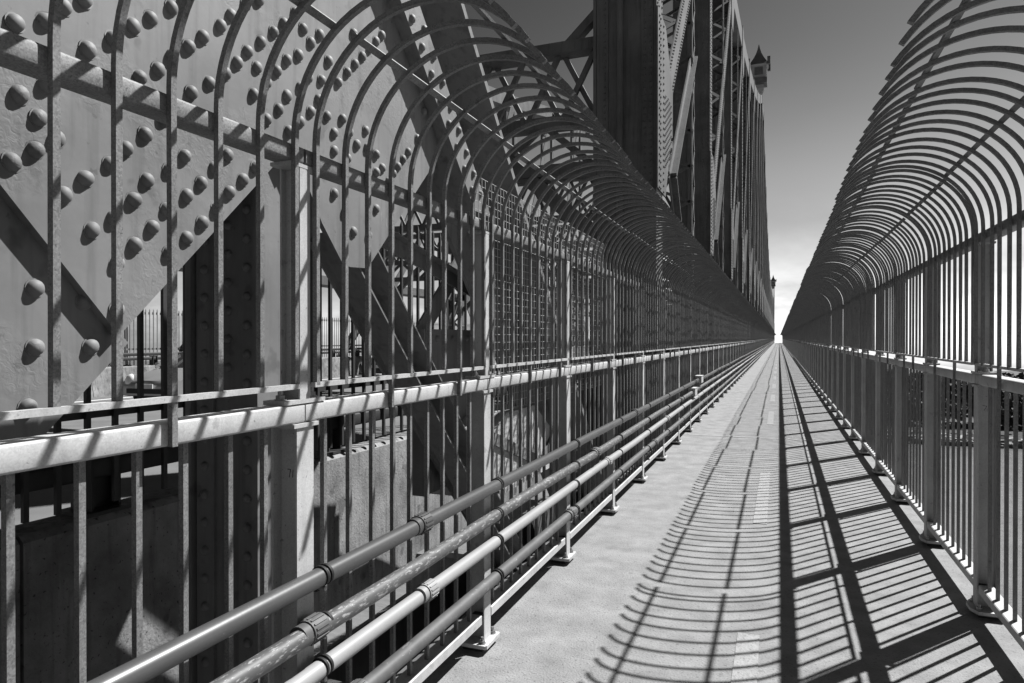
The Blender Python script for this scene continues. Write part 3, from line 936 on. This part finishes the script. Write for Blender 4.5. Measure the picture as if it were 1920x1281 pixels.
# ------------------------------------------------------------------ roadway, barriers and roadside fences
RZ = -0.12
road = tag(MB().box(-18.5, -3.42, -12, YEND, RZ - 0.4, RZ).build("road", 'asphalt'), kind='structure')
for xs, dash in ((-4.1, 0), (-17.6, 0), (-7.5, 1), (-10.9, 1), (-14.3, 1)):
    if not dash:
        MB().box(xs - 0.07, xs + 0.07, -10, 200, RZ + 0.0005, RZ + 0.004).build("lane_line", 'paint', road)
    else:
        y = -8
        while y < 90:
            MB().box(xs - 0.07, xs + 0.07, y, y + 3, RZ + 0.0005, RZ + 0.004).build("lane_line", 'paint', road)
            y += 7.5


def barrier(xn, dirn, label):
    """dirn = -1: road lies towards -x"""
    t = thing("concrete_barrier", label, "barrier", (xn, 0, 0), "concrete barriers edging the roadway")
    p = [(0, -0.5), (0, 0.70), (0.03, 0.73), (0.23, 0.73), (0.26, 0.70), (0.34, 0.25), (0.42, RZ), (0.42, -0.5)]
    y = -10.0
    while y < 160:
        MB().extr_y([(dirn * a, b) for a, b in p], y + 0.008, y + 6.0 - 0.008).build("barrier_section", 'barrier', t)
        y += 6.0
    return t


barrier(-3.09, -1, "stained concrete barrier standing between the near truss and the road")
barrier(-18.9, 1, "pale concrete barrier on the far side of the road")


def guardrail(xc, label, y0, y1, post0):
    t = thing("guard_rail", label, "guard rail", (xc, 0, 0.73))
    for z in (0.22, 0.36):
        MB().extr_y(rrect(-0.05, 0.05, z - 0.05, z + 0.05, 0.015), y0, y1).build("rail_tube", 'dark', t, 50)
    y = post0
    mp_ = MB().box(-0.075, 0.075, -0.08, -0.066, 0.02, 0.30).box(-0.075, 0.075, 0.066, 0.08, 0.02, 0.30).box(-0.008, 0.008, -0.0655, 0.0655, 0.02, 0.30)
    mp_.box(-0.12, 0.11, -0.13, 0.13, 0.001, 0.0195)
    me = mp_.mesh("rail_post", 'dark')
    while y < y1:
        link("rail_post", me, t, (0, y, 0)); y += 1.9
    return t


guardrail(-3.22, "dark box-section guard rail bolted on top of the near concrete barrier", -4, 60, 0.55 + 1.9 * 0)
guardrail(-18.78, "dark box-section guard rail on the far concrete barrier", 2, 80, 3.0)


def roadfence(xc, y0, y1, label, nbar, mname, z0, z1):
    t = thing("roadside_fence", label, "fence", (xc, 0, 0))
    me = MB().box(-0.010, 0.010, -0.012, 0.012, z0, z1).prof(None, [[(-0.010, -0.012, z1), (0.010, -0.012, z1), (0.010, 0.012, z1), (-0.010, 0.012, z1)], [(-0.001, -0.001, z1 + 0.05), (0.001, -0.001, z1 + 0.05), (0.001, 0.001, z1 + 0.05), (-0.001, 0.001, z1 + 0.05)]]).mesh("picket", mname)
    y = y0; n = 0; rest = MB()
    while y < y1:
        if n < nbar:
            link("picket", me, t, (0, y, 0)); n += 1
        else:
            rest.box(-0.01, 0.01, y - 0.012, y + 0.012, z0, z1)
        y += 0.145
    if rest.v:
        tag(rest.build("distant_pickets", mname, t), kind='stuff')
    MB().box(-0.045, -0.0105, y0, y1, 2.36, 2.44).build("fence_rail", 'galvrail', t)
    MB().box(-0.045, -0.0105, y0, y1, 1.22, 1.28).build("fence_rail", mname, t)
    y = y0 + 0.8
    mp_ = MB().box(-0.12, -0.046, -0.035, 0.035, 0.731, 2.45).mesh("fence_post", mname)
    while y < y1:
        link("fence_post", mp_, t, (0, y, 0)); y += 2.9
    return t


roadfence(-3.06, 0.4, 60, "dark picket fence along the road behind the near truss", 290, 'dark', 0.80, 2.58)
roadfence(-18.95, 6.0, 70, "far picket fence beyond the road, standing before the opposite truss", 290, 'galv', 0.75, 2.5)


# ------------------------------------------------------------------ cars
def car(name, label, loc, rotz, paint, scale=1.0):
    t = thing(name, label, "car", loc, None, rotz)
    # body: side profile (y along the car, front at -y)
    def loft(prof_, hw_fn, nm, m, smooth=40):
        rings = []
        for sx in (-1, -0.86, -0.5, 0, 0.5, 0.86, 1):
            ring = []
            for (y, z) in prof_:
                ring.append((sx * hw_fn(y, z), y * (1 - 0.035 * sx * sx), z - (0.05 * sx * sx if z > 0.6 else 0)))
            rings.append(ring)
        return MB().prof(None, rings).build(nm, m, t, smooth)
    low = [(-2.2, 0.28), (-2.25, 0.5), (-2.18, 0.66), (-1.95, 0.76), (-1.0, 0.93), (0.0, 0.96), (1.3, 0.98), (2.1, 0.95), (2.22, 0.75), (2.2, 0.35), (1.9, 0.24), (-1.9, 0.22)]
    loft(low, lambda y, z: 0.90 - 0.10 * max(0, abs(y) - 1.5), "body", paint)
    cab = [(-1.05, 0.90), (-0.35, 1.36), (0.1, 1.43), (0.9, 1.42), (1.45, 1.25), (1.95, 0.93)]
    loft(cab, lambda y, z: 0.80 - 0.24 * max(0, z - 0.9), "greenhouse", 'glass')
    roof = [(-0.30, 1.375), (0.1, 1.445), (0.9, 1.435), (1.42, 1.27), (1.40, 1.24), (0.9, 1.40), (0.1, 1.41), (-0.28, 1.345)]
    loft(roof, lambda y, z: 0.70 - 0.02 * max(0, z - 0.9), "roof", paint)
    for sx in (-1, 1):
        MB().beam((sx * 0.80, -1.03, 0.93), (sx * 0.70, -0.33, 1.37), 0.06, 0.05).build("pillar", paint, t)
        MB().beam((sx * 0.72, 0.55, 0.95), (sx * 0.69, 0.50, 1.40), 0.07, 0.05).build("pillar", paint, t)
        MB().dome((sx * 0.62, -2.09, 0.66), (0.25 * sx, -0.9, 0.35), 0.17, 0.07, 12, 3).build("headlight", 'lamp', t, 60)
        MB().box(sx * 0.86, sx * 1.02, -0.82, -0.66, 0.93, 1.05).build("wing_mirror", paint, t)
        for yy in (-1.38, 1.36):
            w = MB().tube([(sx * 0.72, yy, 0.32), (sx * 0.925, yy, 0.32)], 0.32, 24).build("wheel", 'tyre', t, 40)
            MB().tube([(sx * 0.90, yy, 0.32), (sx * 0.935, yy, 0.32)], 0.21, 16).build("rim", 'alloy', w, 40)
    MB().box(-0.55, 0.55, -2.262, -2.2, 0.34, 0.46).build("grille", 'tyre', t)
    MB().box(-0.26, 0.26, -2.285, -2.263, 0.47, 0.58).build("number_plate", 'paint', t)
    return t


car("car", "silver saloon driving on the road behind the near truss", (-14.9, 14.7, RZ), R(6), 'silver')
car("car", "dark saloon further along the road behind the truss diagonals", (-15.8, 26.8, RZ), R(0), 'darkcar')

# ------------------------------------------------------------------ river and far shore
WZ = -32.0
RIV = Matrix.Rotation(R(-2.2), 4, 'X')      # the deck climbs at 2.2 degrees, so level water falls away from it
_before = set(bpy.data.objects)
tag(MB().add([(-6000, -3000, WZ), (9000, -3000, WZ), (9000, 12000, WZ), (-6000, 12000, WZ)], [(0, 1, 2, 3)]).build("water", 'water'), kind='structure')
lm = MB()
nx, ny = 60, 16
vs = []; fs = []
for j in range(ny + 1):
    for i in range(nx + 1):
        x = -3000 + 9000 * i / nx
        y = 436 + 14 * math.sin(x * 0.011) + (j / ny) ** 2 * 9000
        z = WZ + (-0.6 if j == 0 else 2.0 + min(11, j * 6.0) + 3 * math.sin(x * 0.004 + j) * (j / ny))
        vs.append((x, y, z))
for j in range(ny):
    for i in range(nx):
        a = j * (nx + 1) + i
        fs.append((a, a + 1, a + nx + 2, a + nx + 1))
tag(lm.add(vs, fs).build("terrain", 'land'), kind='structure')
# breakwater of rough stones
bw = MB()
for i in range(900):
    x = random.uniform(-40, 260); y = 350 + random.uniform(-6, 6) + 4 * math.sin(x * 0.02)
    r = random.uniform(0.7, 2.0); z = WZ + random.uniform(-0.4, 2.6) * (1 - abs(y - 350 - 4 * math.sin(x * 0.02)) / 8)
    c = Vector((x, y, z))
    vs = [c + Vector((random.uniform(.6, 1) * r * sx, random.uniform(.6, 1) * r * sy, random.uniform(.5, .9) * r * sz)) for sx in (-1, 1) for sy in (-1, 1) for sz in (-1, 1)]
    bw.add(vs, [(0, 1, 3, 2), (4, 6, 7, 5), (0, 4, 5, 1), (2, 3, 7, 6), (0, 2, 6, 4), (1, 5, 7, 3)])
tag(bw.build("breakwater", 'rock'), "low rubble breakwater across the river", "breakwater", kind='stuff')
# wood on the shore
wd = MB()
for i in range(420):
    x = random.uniform(-60, 420); yo = random.uniform(3, 80); y = 436 + 14 * math.sin(x * 0.011) + yo
    h = random.uniform(10, 20); r = random.uniform(4, 7.5)
    z0 = WZ + 1.0 + min(11.0, yo * 0.25)
    wd.tube([(x, y, z0), (x, y, z0 + h * 0.5)], 0.5, 5)
    for j in range(110):
        th = random.uniform(0, 6.283); u = random.uniform(-1, 1); rr = r * random.uniform(0.6, 1.05)
        q = math.sqrt(1 - u * u)
        c = Vector((x + rr * q * math.cos(th), y + rr * q * math.sin(th), z0 + h * 0.58 + u * h * 0.42 * random.uniform(.75, 1.05)))
        s = random.uniform(0.8, 1.7)
        a = Vector((random.gauss(0, 1), random.gauss(0, 1), random.gauss(0, 1))).normalized() * s
        b = a.cross(Vector((random.gauss(0, 1), random.gauss(0, 1), random.gauss(0, 1)))).normalized() * s
        wd.add([c - a, c + b, c + a, c - b], [(0, 1, 2, 3)])
tag(wd.build("shore_wood", 'leaf'), "dark belt of trees along the opposite river bank", "trees", kind='stuff')


def boat(x, y, rz, L, label):
    t = thing("moored_boat", label, "boat", (x, y, WZ), "boats moored behind the breakwater", rz)
    rings = []
    for u in (-1, -0.6, 0, 0.5, 0.85, 1.0):
        w = L * 0.16 * (1 - max(0, u) ** 2.2 * 0.97)
        rings.append([(u * L / 2, -w, 1.1 + 0.3 * max(0, u)), (u * L / 2, -w * 0.6, -0.1), (u * L / 2, w * 0.6, -0.1), (u * L / 2, w, 1.1 + 0.3 * max(0, u))])
    MB().prof(None, rings).build("hull", 'white', t)
    MB().extr_y([(-L * .25, 1.11), (L * .2, 1.11), (L * .08, 2.0), (-L * .25, 2.1)], -L * .11, L * .11).build("cabin", 'white', t)
    MB().extr_y([(-L * .2, 2.11), (L * .04, 2.02), (L * .0, 2.6), (-L * .2, 2.65)], -L * .09, L * .09).build("wheelhouse", 'glass', t)


for i in range(34):
    boat(10 + i * 5.2 + random.uniform(-1.5, 1.5), 392 + random.uniform(-18, 18), random.uniform(-0.5, 0.5) + R(20), random.uniform(6, 10), "small white boat moored behind the rubble breakwater")

bpy.context.view_layer.update()
for o in set(bpy.data.objects) - _before:
    if o.parent is None:
        o.matrix_world = RIV @ o.matrix_world
